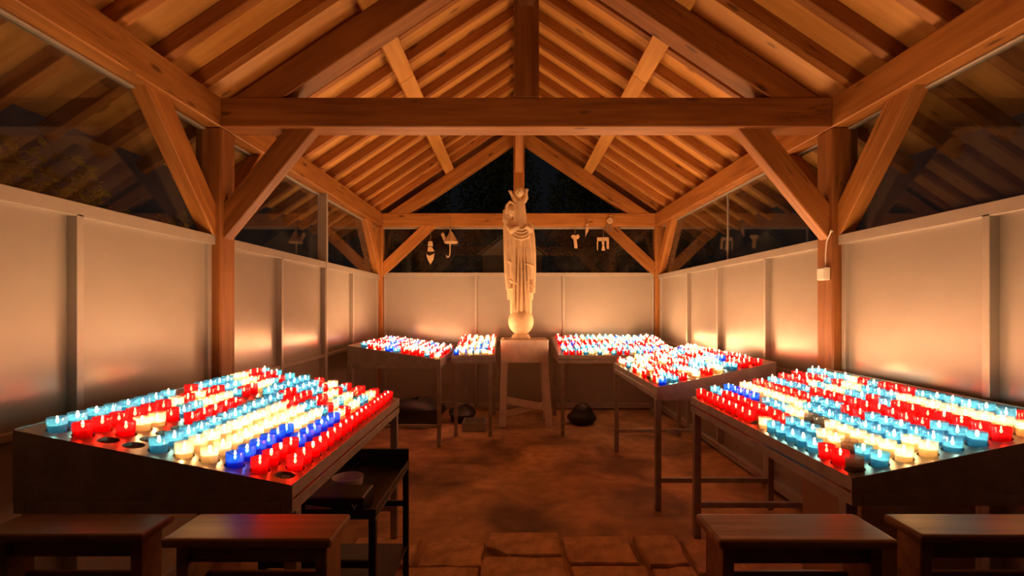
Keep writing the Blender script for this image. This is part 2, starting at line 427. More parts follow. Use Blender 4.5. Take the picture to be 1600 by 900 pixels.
# ------------------------------------------------------------------ panelled walls and windows
ZT = 1.955
mull = [1.24, 2.245, 4.22, 5.20, 6.10]
for sd, nm in ((-1, 'left'), (1, 'right')):
    wl = empty('wall_'+nm, (sd*WX, 3.5, 0)); tag(wl, kind='structure')
    X = lambda d: sd*(WX+d)                            # d>0: further out
    bays = [(0.2, 1.24), (1.24, 2.245), (2.245, YA), (YA+BT, 4.22), (4.22, 5.20), (5.20, 6.10), (6.10, YB)]
    for a, b in bays:
        box('panel', 'panel', wl, X(0), X(0.025), a+0.002, b-0.002, 1.0, ZT-0.045)
        box('lower_panel', 'panel', wl, X(0.02), X(0.04), a+0.002, b-0.002, 0.02, 1.0)
    for y in mull:
        box('mullion', 'trim', wl, X(-0.045), X(0.02), y-0.019, y+0.019, 0.02, ZT-0.04, 0.002)
    for y in (YA-0.022, YA+BT+0.022, YB-0.03):
        box('mullion', 'trim', wl, X(-0.025), X(0.02), y-0.018, y+0.018, 0.02, ZT-0.04, 0.002)
    for a, b in ((0.2, YA), (YA+BT, YB)):
        box('top_rail', 'trim', wl, X(-0.045), X(0.035), a, b, ZT-0.05, ZT+0.012, 0.002)
        box('sill_rail', 'trim', wl, X(-0.035), X(0.03), a, b, 0.975, 1.005, 0.002)
        box('bottom_rail', 'trim', wl, X(-0.03), X(0.04), a, b, 0.0, 0.07, 0.002)
wb = empty('wall_back', (0, YB+0.09, 0)); tag(wb, kind='structure')
yw = YB+0.08
for a, b in ((-2.0, -0.635), (-0.635, 0.66), (0.66, 2.0)):
    box('panel', 'panel', wb, a+0.002, b-0.002, yw, yw+0.025, 1.0, ZT)
    box('lower_panel', 'panel', wb, a+0.002, b-0.002, yw+0.02, yw+0.04, 0.02, 1.0)
for x in (-1.975, -0.635, 0.66, 1.975):
    box('mullion', 'trim', wb, x-0.018, x+0.018, yw-0.03, yw+0.02, 0.02, ZT+0.01, 0.002)
box('top_rail', 'trim', wb, -2.0, 2.0, yw-0.035, yw+0.03, ZT+0.0, ZT+0.045, 0.002)
box('sill_rail', 'trim', wb, -2.0, 2.0, yw-0.03, yw+0.03, 0.975, 1.005, 0.002)
box('bottom_rail', 'trim', wb, -2.0, 2.0, yw-0.03, yw+0.03, 0.0, 0.07, 0.002)

wn = 0
def window(panes, mk, bars=()):
    global wn
    wn += 1
    e = empty('window_%d' % wn, mk); tag(e, kind='structure')
    for p in panes: box('pane', 'glass', e, *p)
    for b in bars: box('glazing_bar', 'trim', e, *b, 0.002)
GZ0, GZ1 = ZT+0.012, ZP0+0.005
for sd in (-1, 1):
    xa, xb = sd*2.12, sd*2.126
    window([(xa, xb, 0.2, YA, GZ0, GZ1)], (xa, 2, GZ0), [(sd*2.10, sd*2.145, 0.2, YA, GZ1-0.02, GZ1-0.008)])
    j = 5.22 if sd < 0 else 5.13
    bars = [(sd*2.10, sd*2.145, YA+BT, YB, GZ1-0.02, GZ1-0.008)]
    if sd < 0: bars.append((-2.125, -2.03, j-0.022, j+0.022, 0.72, ZP0))
    else: bars.append((2.112, 2.13, j-0.006, j+0.006, GZ0, GZ1))
    window([(xa, xb, YA+BT, j-0.002, GZ0, GZ1), (xa, xb, j+0.002, YB, GZ0, GZ1)], (xa, 5, GZ0), bars)
window([(-2.0, -0.02, yw, yw+0.006, ZT+0.045, ZP0), (-0.016, 2.0, yw, yw+0.006, ZT+0.045, ZP0)], (0, yw, ZT+0.045),
       [(-2.0, 2.0, yw-0.02, yw+0.02, ZP0-0.03, ZP0-0.002), (-0.03, -0.006, yw-0.012, yw+0.018, ZT+0.045, ZP0)])

# ------------------------------------------------------------------ candle tables
CP = 0.0875                      # hole pitch up the slope
RP = 0.0795                      # hole pitch along the table
def sheet_mesh(A, Lb, slope, cols, rows, a0, b0, ra, rb, R, th=0.004):
    """perforated sloping sheet in (a, b, z) coordinates, real holes"""
    bm = bmesh.new(); NS = 12
    def zz(a): return a*slope
    av = [0.0] + [a0 + (i-0.5)*ra for i in range(cols+1)] + [A]
    bv = [0.0] + [b0 + (i-0.5)*rb for i in range(rows+1)] + [Lb]
    V = {}
    def vert(a, b, dz=0):
        k = (round(a, 4), round(b, 4), dz)
        if k not in V: V[k] = bm.verts.new((a, b, zz(a)+dz))
        return V[k]
    for i in range(len(av)-1):
        for j in range(len(bv)-1):
            x0, x1, y0, y1 = av[i], av[i+1], bv[j], bv[j+1]
            if 0 < i < len(av)-2 and 0 < j < len(bv)-2:
                cx, cy = (x0+x1)/2, (y0+y1)/2
                sq = []                              # 12 points on the cell border, 12 on the circle
                for k in range(NS):
                    t = 2*math.pi*k/NS + math.pi/4; c, s_ = math.cos(t), math.sin(t)
                    m_ = max(abs(c), abs(s_))
                    sq.append((cx + c/m_*(x1-x0)/2, cy + s_/m_*(y1-y0)/2, cx + R*c, cy + R*s_))
                O = [vert(q[0], q[1]) for q in sq]
                I = [bm.verts.new((q[2], q[3], zz(q[2]))) for q in sq]
                J = [bm.verts.new((q[2], q[3], zz(q[2])-0.012)) for q in sq]
                for k in range(NS):
                    k2 = (k+1) % NS
                    bm.faces.new((O[k], O[k2], I[k2], I[k])); bm.faces.new((I[k], I[k2], J[k2], J[k]))
            else:
                bm.faces.new((vert(x0, y0), vert(x1, y0), vert(x1, y1), vert(x0, y1)))
    bmesh.ops.recalc_face_normals(bm, faces=bm.faces[:])
    return mesh_of(bm)

def candle_table(label, origin, av, bv, A, Lb, zlow, rise, cols, rows, stretch=True):
    """origin = the low corner at b=0 on the floor; av points up the slope, bv along the table"""
    o = Vector(origin); av, bv = Vector(av), Vector(bv)
    slope = rise/A
    t = empty('candle_table', o); tag(t, label, 'candle table', 'sloping steel candle tables')
    R = Matrix((av, bv, Vector((0, 0, 1)))).transposed().to_4x4()
    if R.to_3x3().determinant() < 0: pass
    W = T3(o) @ R
    a0 = 0.055; b0 = (Lb-(rows-1)*RP)/2
    bmx = sheet_mesh(A, Lb, slope, cols, rows, a0, b0, CP, RP, 0.0335)
    link('tray_top', bmx, 'tray', t, W @ T3((0, 0, zlow)))
    def bx(name, a0_, a1_, b0_, b1_, z0, z1, bev=0.002, mat='steel'):
        me = box_mesh(a1_-a0_, b1_-b0_, z1-z0, bev)
        return link(name, me, mat, t, W @ T3(((a0_+a1_)/2, (b0_+b1_)/2, (z0+z1)/2)))
    zr = zlow-0.055
    for b in (0.0, Lb):                               # trapezoid end panels
        e = 0.004 if b == 0 else -0.004
        pts = [(0, b, zr), (A, b, zr), (A, b, zlow+rise), (0, b, zlow), (0, b+e, zr), (A, b+e, zr), (A, b+e, zlow+rise), (0, b+e, zlow)]
        link('end_panel', hull_mesh(pts), 'steel', t, W)
    bx('lip', 0, 0.004, 0.004, Lb-0.004, zr+0.012, zlow+0.003, 0)
    bx('back_panel', A-0.004, A, 0.004, Lb-0.004, zr, zlow+rise+0.004, 0)
    for b in (0.0, Lb-0.04): bx('rail', 0.042, A-0.042, b, b+0.04, zr-0.04, zr)
    for a in (0.0, A-0.04): bx('rail', a, a+0.04, 0, Lb, zr-0.04, zr)
    for a in (0.0, A-0.042):
        for b in (0.03, Lb-0.072): bx('leg', a, a+0.042, b, b+0.042, 0, zr-0.04)
    if stretch:
        for b in (0.036, Lb-0.066): bx('stretcher', 0.042, A-0.042, b, b+0.03, 0.2, 0.235)
        bx('stretcher', A-0.036, A-0.006, 0.072, Lb-0.072, 0.2, 0.235)
    def pos(c, r):
        a = a0 + c*CP; b = b0 + r*RP
        return o + av*a + bv*b + Vector((0, 0, zlow + a*slope))
    return pos

TABLES = {}
TABLES['L1'] = candle_table('candle table at front left with several empty holes near its front edge', (-0.825, 1.66, 0), (-1, 0, 0), (0, 1, 0), 0.93, 1.57, 0.905, 0.184, 10, 19)
TABLES['R1'] = candle_table('candle table at front right with stripes of blue and cream candles', (1.08, 1.725, 0), (1, 0, 0), (0, 1, 0), 0.89, 1.56, 0.905, 0.184, 9, 19)
TABLES['R2'] = candle_table('candle table in the middle right, just behind the front right one', (0.96, 3.64, 0), (1, 0, 0), (0, 1, 0), 0.87, 1.57, 0.91, 0.182, 9, 19)
TABLES['L2'] = candle_table('candle table against the left wall at the back', (-0.86, 5.30, 0), (-1, 0, 0), (0, 1, 0), 0.985, 1.40, 0.935, 0.15, 10, 17)
TABLES['B1'] = candle_table('small candle table on the back wall left of the statue', (-0.80, 5.77, 0), (0, 1, 0), (1, 0, 0), 1.15, 0.50, 0.935, 0.15, 12, 6, False)
TABLES['B2'] = candle_table('wide candle table on the back wall right of the statue', (0.437, 5.77, 0), (0, 1, 0), (1, 0, 0), 1.15, 1.45, 0.935, 0.15, 12, 17, False)

# ------------------------------------------------------------------ votive candles
H_CUP = 0.060
cup_prof = [(0.0, 0.0), (0.0265, 0.0), (0.0275, 0.004), (0.0305, H_CUP), (0.0285, H_CUP), (0.0258, 0.006), (0.0, 0.006)]
def flame_prof(k): return [(0.0, 0.0), (0.0061*k, 0.008*k), (0.0043*k, 0.017*k), (0.0, 0.028*k)]
cup_me, wax_me = {}, {}
WAXH = (0.025, 0.030, 0.035)
for c, (gm, wm) in CUPS.items():
    cup_me[c] = lathe_mesh(cup_prof, 18); cup_me[c].materials.append(gm)
    for i, h in enumerate(WAXH):
        wax_me[c, i] = lathe_mesh([(0.0, 0.007), (0.0252, 0.007), (0.0263, h), (0.020, h-0.0015), (0.0, h-0.003)], 16)
        wax_me[c, i].materials.append(wm)
wick_me = lathe_mesh([(0.0, 0.0), (0.0011, 0.0), (0.0009, 0.008), (0.0, 0.009)], 6); wick_me.materials.append(MT['wick'])
flame_me = lathe_mesh(flame_prof(1.0), 6); flame_me.materials.append(MT['flame'])

code = {'r': 'red', 'b': 'blue', 'n': 'navy', 'c': 'cream', 's': 'spent', '.': None}
PAT = {  # each string: one row of holes from the aisle outwards; read front to back
 'L1': ['.rrrrrrrrrrrrrrrrrr', 'rrrrnnnnnncrccbbccr', 'nnnnnnccccbrcbccsrr', 'ccccccccccbbrrccrbr', 'ccccccccccrrrrbbrcc',
        'bbbbbbbbbbbbrrbbbbr', '....rrrrr...bbbbbbb', '.rccrbbcccbrrccbr.b', 'rrrrrrcrcrrbbccrrrb', 'bbbbbbbb.rbbbbccrrb'],
 'R1': ['srrbbbbbc.rrrrrrrrr', 'bbsccbbbrrrrrrrrrbb', 'ccccccssccbbb.nnnnn', 'ccbbbbbbbbccccccccc', 'bbbbbbrrbbbrrrrrrrr',
        'bbbrrrrrrrrrrbbbbbb', 'rrrrrrrbrbbccbcrrrr', 'ccccccccbbbccrbrrrr', 'rrbbbbbbrrrbrcbbbbb'],
}
rnd = random.Random(5)
def runs(n, weights):
    s = ''
    while len(s) < n:
        c = rnd.choices(list(weights), list(weights.values()))[0]
        s += c*rnd.randint(1, 5)
    return s[:n]
W_R2 = {'r': 5, 'c': 3.2, 'b': 2.4, 'n': 0.6}
PAT['R2'] = ['ncrcsrcrcrcccbrcbcr', 'bbbbcrrcrbccrcrccbc', 'rrrrrrrbrrcrrccccrc', 'cccccbbrrrccrrrbccr', 'rrbbbbrrccrrccbrcrr'] + [runs(19, W_R2) for _ in range(4)]
PAT['L2'] = ['cbcrbnrrnrrcrrbcr', 'brrrbcnrrbrcrrcrb'] + [runs(17, {'r': 6, 'b': 2, 'c': 2.2, 'n': 1}) for _ in range(8)]
PAT['B1'] = ['ncccccr'[:6], 'nnbbcr', 'ccnnnr', 'ccccbr', 'cccbcr', 'rccnbc', 'rrccnc', 'rrrcbc', 'rrccbr', 'ccrccc', 'rccccr', 'rrcbcr']
PAT['B2'] = [runs(17, {'r': 3, 'c': 3, 'b': 1.8, 'n': 1}) for _ in range(12)]
PAT['B2'][0] = 'rrrbcbcbrrcbrccrc'; PAT['B2'][11] = 'rrrbcbbcbcnbcbncb'; PAT['B2'][10] = 'rrrrcbbcbcbbcccrr'

ORD = ['zeroth', 'first', 'second', 'third', 'fourth', 'fifth', 'sixth', 'seventh', 'eighth', 'ninth', 'tenth', 'eleventh', 'twelfth', 'thirteenth',
       'fourteenth', 'fifteenth', 'sixteenth', 'seventeenth', 'eighteenth', 'nineteenth', 'twentieth']
ALL = []
for key, rowsp in PAT.items():
    pos = TABLES[key]
    for c, line in enumerate(rowsp):
        cnt = 0
        for r, ch in enumerate(line):
            if ch == '.' or (key not in ('L1', 'R1') and rnd.random() < 0.03): continue
            cnt += 1
            p = pos(c, r)
            ALL.append((key, c, r, cnt, code[ch], p))
camp = Vector((CAMX, 0, CAMZ))
ALL.sort(key=lambda q: (q[0] not in ('L1', 'R1'), (q[5]-camp).length))
SINGLE = [q for q in ALL if q[0] in ('L1', 'R1')][:322]
REST = [q for q in ALL if q not in SINGLE]
SINK = 0.014
CNAME = {'red': 'red', 'blue': 'pale blue', 'navy': 'deep blue', 'cream': 'cream', 'spent': 'burnt-out'}
for key, c, r, cnt, colr, p in SINGLE:
    e = empty('votive_candle', p - Vector((0, 0, SINK)))
    side = 'left' if key == 'L1' else 'right'
    rowname = 'aisle row' if c == 0 else ORD[c+1] + ' row from aisle'
    tag(e, '%s votive, %s from front in the %s, front %s table' % (CNAME[colr], ORD[cnt], rowname, side), 'candle', 'votive candles on the front %s table' % side)
    e.rotation_euler = (rnd.uniform(-.03, .03), rnd.uniform(-.03, .03), rnd.uniform(0, 6.28))
    wi = rnd.choice((0, 1, 1, 2)); h = WAXH[wi]
    def child(nm, me, z=0.0, par=e):
        o = bpy.data.objects.new(nm, me); COL.objects.link(o); o.parent = par; o.location = (0, 0, z); return o
    child('glass_cup', cup_me[colr]); wx = child('wax', wax_me[colr, wi])
    child('wick', wick_me, h-0.003, wx)
    if colr != 'spent' or rnd.random() < 0.25:
        f = child('flame', flame_me, h+0.004); k = rnd.uniform(0.78, 0.95); f.scale = (k, k, k*rnd.uniform(0.9, 1.15))

# the rest of the candles, too many and too far to pick apart
vs, fs, mi, mats = [], [], [], []
def slot(m):
    if m not in mats: mats.append(m)
    return mats.index(m)
def add_lathe(prof, n, p, m):
    s_ = slot(m); rings = []
    for rr, z in prof:
        if rr < 1e-6: vs.append((p.x, p.y, p.z+z)); rings.append([len(vs)-1])
        else:
            st = len(vs)
            for k in range(n): vs.append((p.x+rr*math.cos(2*math.pi*k/n), p.y+rr*math.sin(2*math.pi*k/n), p.z+z))
            rings.append(list(range(st, st+n)))
    for a, b in zip(rings, rings[1:]):
        for k in range(n):
            k2 = (k+1) % n
            if len(a) == 1: fs.append((a[0], b[k2], b[k]))
            elif len(b) == 1: fs.append((a[k], a[k2], b[0]))
            else: fs.append((a[k], a[k2], b[k2], b[k]))
            mi.append(s_)
for key, c, r, cnt, colr, p in REST:
    q = p - Vector((rnd.uniform(-.013, .013), rnd.uniform(-.013, .013), SINK + rnd.uniform(-.004, .006))); gm, wm = CUPS[colr]; h = rnd.choice(WAXH)
    add_lathe(cup_prof[1:6], 12, q, gm)
    add_lathe([(0.0252, 0.007), (0.0263, h), (0.0, h-0.002)], 10, q, wm)
    if colr != 'spent':
        kk = rnd.uniform(0.9, 1.08); add_lathe([(a_*0.9, z_*1.3) for a_, z_ in flame_prof(kk)], 4, q + Vector((0, 0, h+0.004)), MT['flame'])
me = bpy.data.meshes.new('far_candles'); me.from_pydata(vs, [], fs)
for m in mats: me.materials.append(m)
me.polygons.foreach_set('material_index', mi)
for p in me.polygons: p.use_smooth = True
me.set_sharp_from_angle(angle=math.radians(38))
o = link('far_candles', me)
tag(o, 'massed red, blue and cream votive candles on the four tables further back', 'candles', kind='stuff')

# ------------------------------------------------------------------ pedestal and statue
PY = 6.19
ped = empty('pedestal', (0.06, PY+0.22, 0)); tag(ped, 'pale wooden pedestal on splayed legs under the statue', 'pedestal')
xl, xr = (782-801)/126+CAMX, (857-801)/126+CAMX
box('top_block', 'oldpaint', ped, xl, xr, PY, PY+0.46, 0.80, 1.087, 0.008)
for sx, x in ((-1, xl), (1, xr)):
    for y, sy in ((PY+0.03, -1), (PY+0.43, 1)):
        a = Vector((x - sx*0.045, y, 0.82)); b = Vector((x - sx*0.025 + (0.03 if sx > 0 else 0), y, 0.0))
        timber('leg', 'oldpaint', ped, a, b, 0.085, 0.05, (0, 1, 0), 0.004)
timber('cross_brace', 'oldpaint', ped, (xl+0.07, PY+0.03, 0.335), (xr-0.05, PY+0.03, 0.245), 0.03, 0.085, (0, 0, 1), 0.003)
timber('cross_brace', 'oldpaint', ped, (xl+0.07, PY+0.07, 0.155), (xr-0.05, PY+0.07, 0.27), 0.03, 0.075, (0, 0, 1), 0.003)
tl = empty('tealight', (xl+0.06, PY+0.1, 1.087)); tag(tl, 'small brass tealight on the corner of the pedestal', 'tealight')
link('cup', lathe_mesh([(0, 0), (0.034, 0), (0.036, 0.014), (0.033, 0.014), (0.031, 0.006), (0, 0.006)], 18), 'brass', tl, T3(tl.location))

SX, SY = 0.015, 6.42
st = empty('statue', (SX, SY, 1.087)); tag(st, 'pale carved statue of a veiled woman lifting a child with raised arms', 'statue')
SC = 1/122.0
def sp(px, py, dy=0.0): return Vector(((px-801)*SC + CAMX, SY+dy, CAMZ + (479-py)*SC))
link('plinth', lathe_mesh([(0, 0), (0.118, 0), (0.122, 0.02), (0.108, 0.045), (0.095, 0.06), (0, 0.06)], 28), 'stone', st, T3((SX, SY, 1.087)))
link('globe', lathe_mesh([(0, -0.17)] + [(0.163*math.sin(t), -0.175*math.cos(t)) for t in [math.pi*k/18 for k in range(1, 18)]] + [(0, 0.175)], 32), 'stone', st, T3((SX, SY, 1.087+0.055+0.165)))

def loft(sections, n=64):
    """sections: (cx, cy, z, rx, ry, fold_amp, fold_freq, phase)"""
    bm = bmesh.new(); rings = []
    for cx, cy, z, rx, ry, am, fq, ph in sections:
        ring = []
        for k in range(n):
            t = 2*math.pi*k/n
            f = 1 + am*(math.sin(fq*t+ph) + 0.5*math.sin(fq*1.7*t+ph*2.3))
            ring.append(bm.verts.new((cx + rx*f*math.cos(t), cy + ry*f*math.sin(t), z)))
        rings.append(ring)
    for a, b in zip(rings, rings[1:]):
        for k in range(n): bm.faces.new((a[k], a[(k+1) % n], b[(k+1) % n], b[k]))
    bm.faces.new(rings[0][::-1]); bm.faces.new(rings[-1])
    bmesh.ops.recalc_face_normals(bm, faces=bm.faces[:])
    return bm
def join_bm(parts):
    out = bmesh.new()
    for bm in parts:
        m = bpy.data.meshes.new('t'); bm.to_mesh(m); bm.free(); out.from_mesh(m); bpy.data.meshes.remove(m)
    return out
def ball(c, rx, ry, rz, rot=None):
    bm = bmesh.new(); bmesh.ops.create_uvsphere(bm, u_segments=24, v_segments=16, radius=1)
    M = T3(c) @ (rot or Matrix.Identity(4)) @ Matrix.Diagonal((rx, ry, rz, 1)); bmesh.ops.transform(bm, matrix=M, verts=bm.verts); return bm
def tube_bm(pts, r, n=10):
    m = tube_mesh(pts, r, n); bm = bmesh.new(); bm.from_mesh(m); bpy.data.meshes.remove(m); return bm
def zz(py): return CAMZ + (479-py)*SC
def xx(px): return (px-801)*SC + CAMX
# sections of the gown (px, py, half width px)
B = []
# gown
gown = [(490, 814, 16.0), (470, 814, 16.5), (440, 814, 16.5), (410, 814, 17), (380, 813, 17.5), (365, 812, 18.5), (352, 809, 18.5), (344, 806, 14)]
B.append(loft([(xx(cx), SY - 0.0, zz(py), hw*SC, hw*SC*0.78, 0.06 if py > 370 else 0.02, 11, 0.15*i) for i, (py, cx, hw) in enumerate(gown)]))
# mantle: two long falls of cloth at either side, with stepped hems
def fall(pts_px, rad, dy, flat=0.7):
    bm = tube_bm([Vector((xx(a), SY+dy, zz(b))) for a, b in pts_px], [r*SC for r in rad], 14)
    return bm
B.append(fall([(791, 352), (793, 372), (794, 400), (795, 430), (797, 452)], [5, 6.5, 7, 7, 6.5], -0.055))
B.append(fall([(798, 356), (800, 385), (801, 415), (802, 443)], [4, 5.5, 6, 5.5], -0.085))
B.append(fall([(829, 352), (830, 372), (831, 400), (831, 430), (830, 458)], [4, 6, 6.5, 6.5, 6], -0.05))
B.append(fall([(824, 358), (826, 385), (827, 408), (828, 436)], [3.5, 4.5, 5.5, 5], -0.085))
B.append(loft([(xx(cx), SY+0.03, zz(py), hw*SC, hw*SC*0.62, 0.02, 9, 0.1*i) for i, (py, cx, hw) in enumerate(
    [(468, 813, 20), (440, 812.5, 21.5), (410, 812, 22), (380, 811.5, 22), (360, 809.5, 21), (350, 808, 18), (342, 804, 12)])]))
# hem ridges of the mantle
for a, b in (((793, 408), (806, 416)), ((806, 416), (800, 430)), ((796, 438), (810, 446)), ((820, 413), (836, 416)), ((822, 441), (835, 450))):
    B.append(tube_bm([Vector((xx(a[0]), SY-0.125, zz(a[1]))), Vector((xx(b[0]), SY-0.125, zz(b[1])))], 0.010, 8))
# long folds of the gown
for k, (xa, xb) in enumerate(((805, 801), (810, 808), (814, 815), (818, 822), (822, 827))):
    B.append(tube_bm([Vector((xx(xa), SY-0.10, zz(378))), Vector((xx((xa+xb)/2), SY-0.128, zz(430))), Vector((xx(xb), SY-0.10, zz(489)))], [0.008, 0.013, 0.013], 8))
# U-shaped folds under the child
for k in range(4):
    y0 = 352+5*k; w_ = 8 + 1.3*k
    B.append(tube_bm([Vector((xx(814+w_*math.sin(t)), SY-0.118-0.03*math.cos(t), zz(y0 + 2 + 7*math.cos(t)))) for t in [math.pi*(-0.5+q/8) for q in range(9)]], 0.013, 8))
# shoulders, veil and head of the woman
B.append(ball(Vector((xx(807), SY, zz(351))), 0.15, 0.10, 0.075))
B.append(ball(Vector((xx(797.5), SY+0.02, zz(331))), 0.082, 0.10, 0.145))
B.append(tube_bm([Vector((xx(790), SY-0.02, zz(328))), Vector((xx(790.5), SY-0.05, zz(345))), Vector((xx(795), SY-0.08, zz(362)))], [0.035, 0.045, 0.03], 10))
B.append(tube_bm([Vector((xx(805), SY-0.05, zz(322))), Vector((xx(806), SY-0.065, zz(336))), Vector((xx(802), SY-0.085, zz(352)))], [0.016, 0.022, 0.022], 10))
B.append(ball(Vector((xx(800), SY-0.065, zz(331))), 0.05, 0.06, 0.078))        # face
B.append(ball(Vector((xx(801.2), SY-0.125, zz(332))), 0.009, 0.017, 0.020))    # nose
B.append(tube_bm([Vector((xx(791), SY-0.06, zz(334))), Vector((xx(792.5), SY-0.085, zz(322))), Vector((xx(797), SY-0.095, zz(316.5))), Vector((xx(803), SY-0.085, zz(320))), Vector((xx(806.5), SY-0.06, zz(331)))], 0.018, 8))
for sx in (-1, 1): B.append(ball(Vector((xx(800.8)+sx*0.019, SY-0.116, zz(329))), 0.010, 0.008, 0.006))
B.append(ball(Vector((xx(801), SY-0.118, zz(336.2))), 0.014, 0.009, 0.005))
# arms of the woman holding the child
B.append(tube_bm([Vector((xx(793), SY-0.04, zz(352))), Vector((xx(800), SY-0.12, zz(362))), Vector((xx(812), SY-0.13, zz(356)))], [0.055, 0.045, 0.03], 10))
B.append(tube_bm([Vector((xx(826), SY-0.02, zz(350))), Vector((xx(828), SY-0.10, zz(361))), Vector((xx(820), SY-0.135, zz(356)))], [0.045, 0.04, 0.028], 10))
# child: torso, gown, head, raised arms
B.append(loft([(xx(cx), SY-0.06, zz(py), hw*SC, hw*SC*0.85, 0.03, 7, 0.3*i) for i, (py, cx, hw) in enumerate([(362, 814, 9), (350, 814, 9.5), (336, 813.5, 8.5), (324, 813, 7.8), (316, 812.5, 7.0), (312, 812, 3.5)])], 32))
B.append(tube_bm([Vector((xx(812), SY-0.06, zz(315))), Vector((xx(811.5), SY-0.06, zz(308)))], 0.024, 10))
B.append(ball(Vector((xx(811.5), SY-0.065, zz(301.5))), 0.062, 0.062, 0.072))
B.append(ball(Vector((xx(811.5), SY-0.126, zz(302.5))), 0.008, 0.010, 0.011))
for sx in (-1, 1):
    B.append(ball(Vector((xx(811.5)+sx*0.020, SY-0.117, zz(300))), 0.009, 0.008, 0.005))
    B.append(ball(Vector((xx(811.5)+sx*0.056, SY-0.06, zz(302))), 0.010, 0.016, 0.018))
B.append(ball(Vector((xx(811.5), SY-0.118, zz(305.5))), 0.013, 0.008, 0.005))
for sh, el, wr, hd in (((806, 316), (802.5, 311), (799.5, 305.5), (797.6, 301.5)), ((818, 316), (822, 310), (822.3, 303), (822.8, 299))):
    B.append(tube_bm([Vector((xx(q[0]), SY-0.06-0.008*i, zz(q[1]))) for i, q in enumerate((sh, el, wr))], [0.036, 0.028, 0.019], 10))
    h = Vector((xx(hd[0]), SY-0.085, zz(hd[1]))); w_ = Vector((xx(wr[0]), SY-0.076, zz(wr[1])))
    B.append(tube_bm([w_, h], [0.018, 0.021], 10))
    d = (h-w_).normalized()
    for k in range(4):
        s_ = (k-1.5)*0.0095
        B.append(tube_bm([h + Vector((s_, 0, 0)), h + Vector((s_*1.3, -0.003, 0)) + d*(0.022 if k in (1, 2) else 0.017)], [0.0068, 0.0055], 6))
    B.append(tube_bm([h - d*0.012, h + Vector((0.028 if hd[0] < 811 else -0.028, -0.004, 0.006))], [0.007, 0.0055], 6))
body = link('figure', mesh_of(join_bm(B), smooth=True), 'stone', st)
rm = body.modifiers.new('remesh', 'REMESH'); rm.mode = 'VOXEL'; rm.voxel_size = 0.005; rm.use_smooth_shade = True
sm = body.modifiers.new('smooth', 'SMOOTH'); sm.factor = 0.5; sm.iterations = 2

# ------------------------------------------------------------------ prayer desks in front
def prayer_desk(label, x0, x1, yb, yf, zt):
    t = empty('prayer_desk', ((x0+x1)/2, (yb+yf)/2, 0)); tag(t, label, 'prayer desk', 'wooden prayer desks along the front')
    # moulded top
    poly = [(x0, yf), (x1, yf), (x1, yb), (x0, yb)]
    me = box_mesh(x1-x0, yb-yf, 0.026, 0.011, 3)
    link('top', me, 'varnish', t, T3(((x0+x1)/2, (yb+yf)/2, zt-0.013)))
    i = 0.022
    for x in (x0+i, x1-i-0.032):
        box('side_post', 'varnish', t, x, x+0.032, yf+0.03, yb-0.025, 0.0, zt-0.026, 0.003)
    box('apron', 'varnish', t, x0+i+0.033, x1-i-0.033, yf+0.045, yf+0.063, zt-0.085, zt-0.027, 0.003)
    box('back_board', 'varnish', t, x0+i+0.033, x1-i-0.033, yb-0.05, yb-0.034, 0.32, zt-0.15, 0.003)
    box('lower_rail', 'varnish', t, x0+i+0.033, x1-i-0.033, yf+0.06, yf+0.085, 0.10, 0.15, 0.003)
    box('kneeler', 'varnish', t, x0+0.01, x1-0.01, yf-0.30, yf+0.03, 0.155, 0.185, 0.008)
    for x in (x0+0.03, x1-0.06): box('kneeler_leg', 'varnish', t, x, x+0.03, yf-0.28, yf-0.25, 0, 0.155, 0.003)
prayer_desk('varnished prayer desk at the far left edge of the picture', -1.56, -1.105, 1.50, 1.362, 0.879)
prayer_desk('varnished prayer desk with a scuffed top beside the black trolley', -1.033, -0.577, 1.50, 1.331, 0.879)
prayer_desk('varnished prayer desk nearest the aisle before the right candle table', 0.456, 0.935, 1.50, 1.324, 0.879)
prayer_desk('varnished prayer desk at the far right edge of the picture', 1.02, 1.48, 1.50, 1.355, 0.879)

# ------------------------------------------------------------------ black trolley under the left table and what stands on it
tx0, tx1, ty0, ty1, tz = -1.14, -0.655, 2.05, 2.72, 0.655
t = empty('trolley', ((tx0+tx1)/2, (ty0+ty1)/2, 0)); tag(t, 'black metal trolley half under the left candle table', 'trolley')
box('tray', 'black', t, tx0, tx1, ty0, ty1, tz-0.03, tz-0.022, 0.002)
for a in ((tx0, tx1, ty0, ty0+0.006), (tx0, tx1, ty1-0.006, ty1), (tx0, tx0+0.006, ty0+0.006, ty1-0.006), (tx1-0.006, tx1, ty0+0.006, ty1-0.006)):
    box('tray_rim', 'black', t, *a, tz-0.022, tz+0.012, 0.001)
box('back_guard', 'black', t, tx0, tx1, ty1-0.02, ty1-0.0065, tz+0.012, tz+0.075, 0.004)
for x in (tx0, tx1-0.03):
    for y in (ty0, ty1-0.03): box('leg', 'black', t, x, x+0.03, y, y+0.03, 0.0, tz-0.031, 0.003)
box('shelf', 'black', t, tx0+0.005, tx1-0.005, ty0+0.005, ty1-0.005, 0.2, 0.212, 0.001)
for y in (ty0+0.008, ty1-0.022): box('crossbar', 'black', t, tx0+0.03, tx1-0.03, y, y+0.014, 0.42, 0.45, 0.002)
b = empty('bowl', (-0.875, 2.37, tz-0.0215)); tag(b, 'shallow pale bowl standing on the black trolley', 'bowl')
link('bowl_body', lathe_mesh([(0, 0), (0.05, 0), (0.068, 0.025), (0.073, 0.06), (0.0695, 0.06), (0.064, 0.028), (0.046, 0.006), (0, 0.006)], 28), 'ceramic', b, T3(b.location))
c = empty('crate', (-0.93, 2.13, tz-0.022)); tag(c, 'black box with a white cross mark on the trolley front', 'box')
box('body', 'black', c, -1.08, -0.71, 2.065, 2.22, tz-0.021, tz+0.055, 0.006)
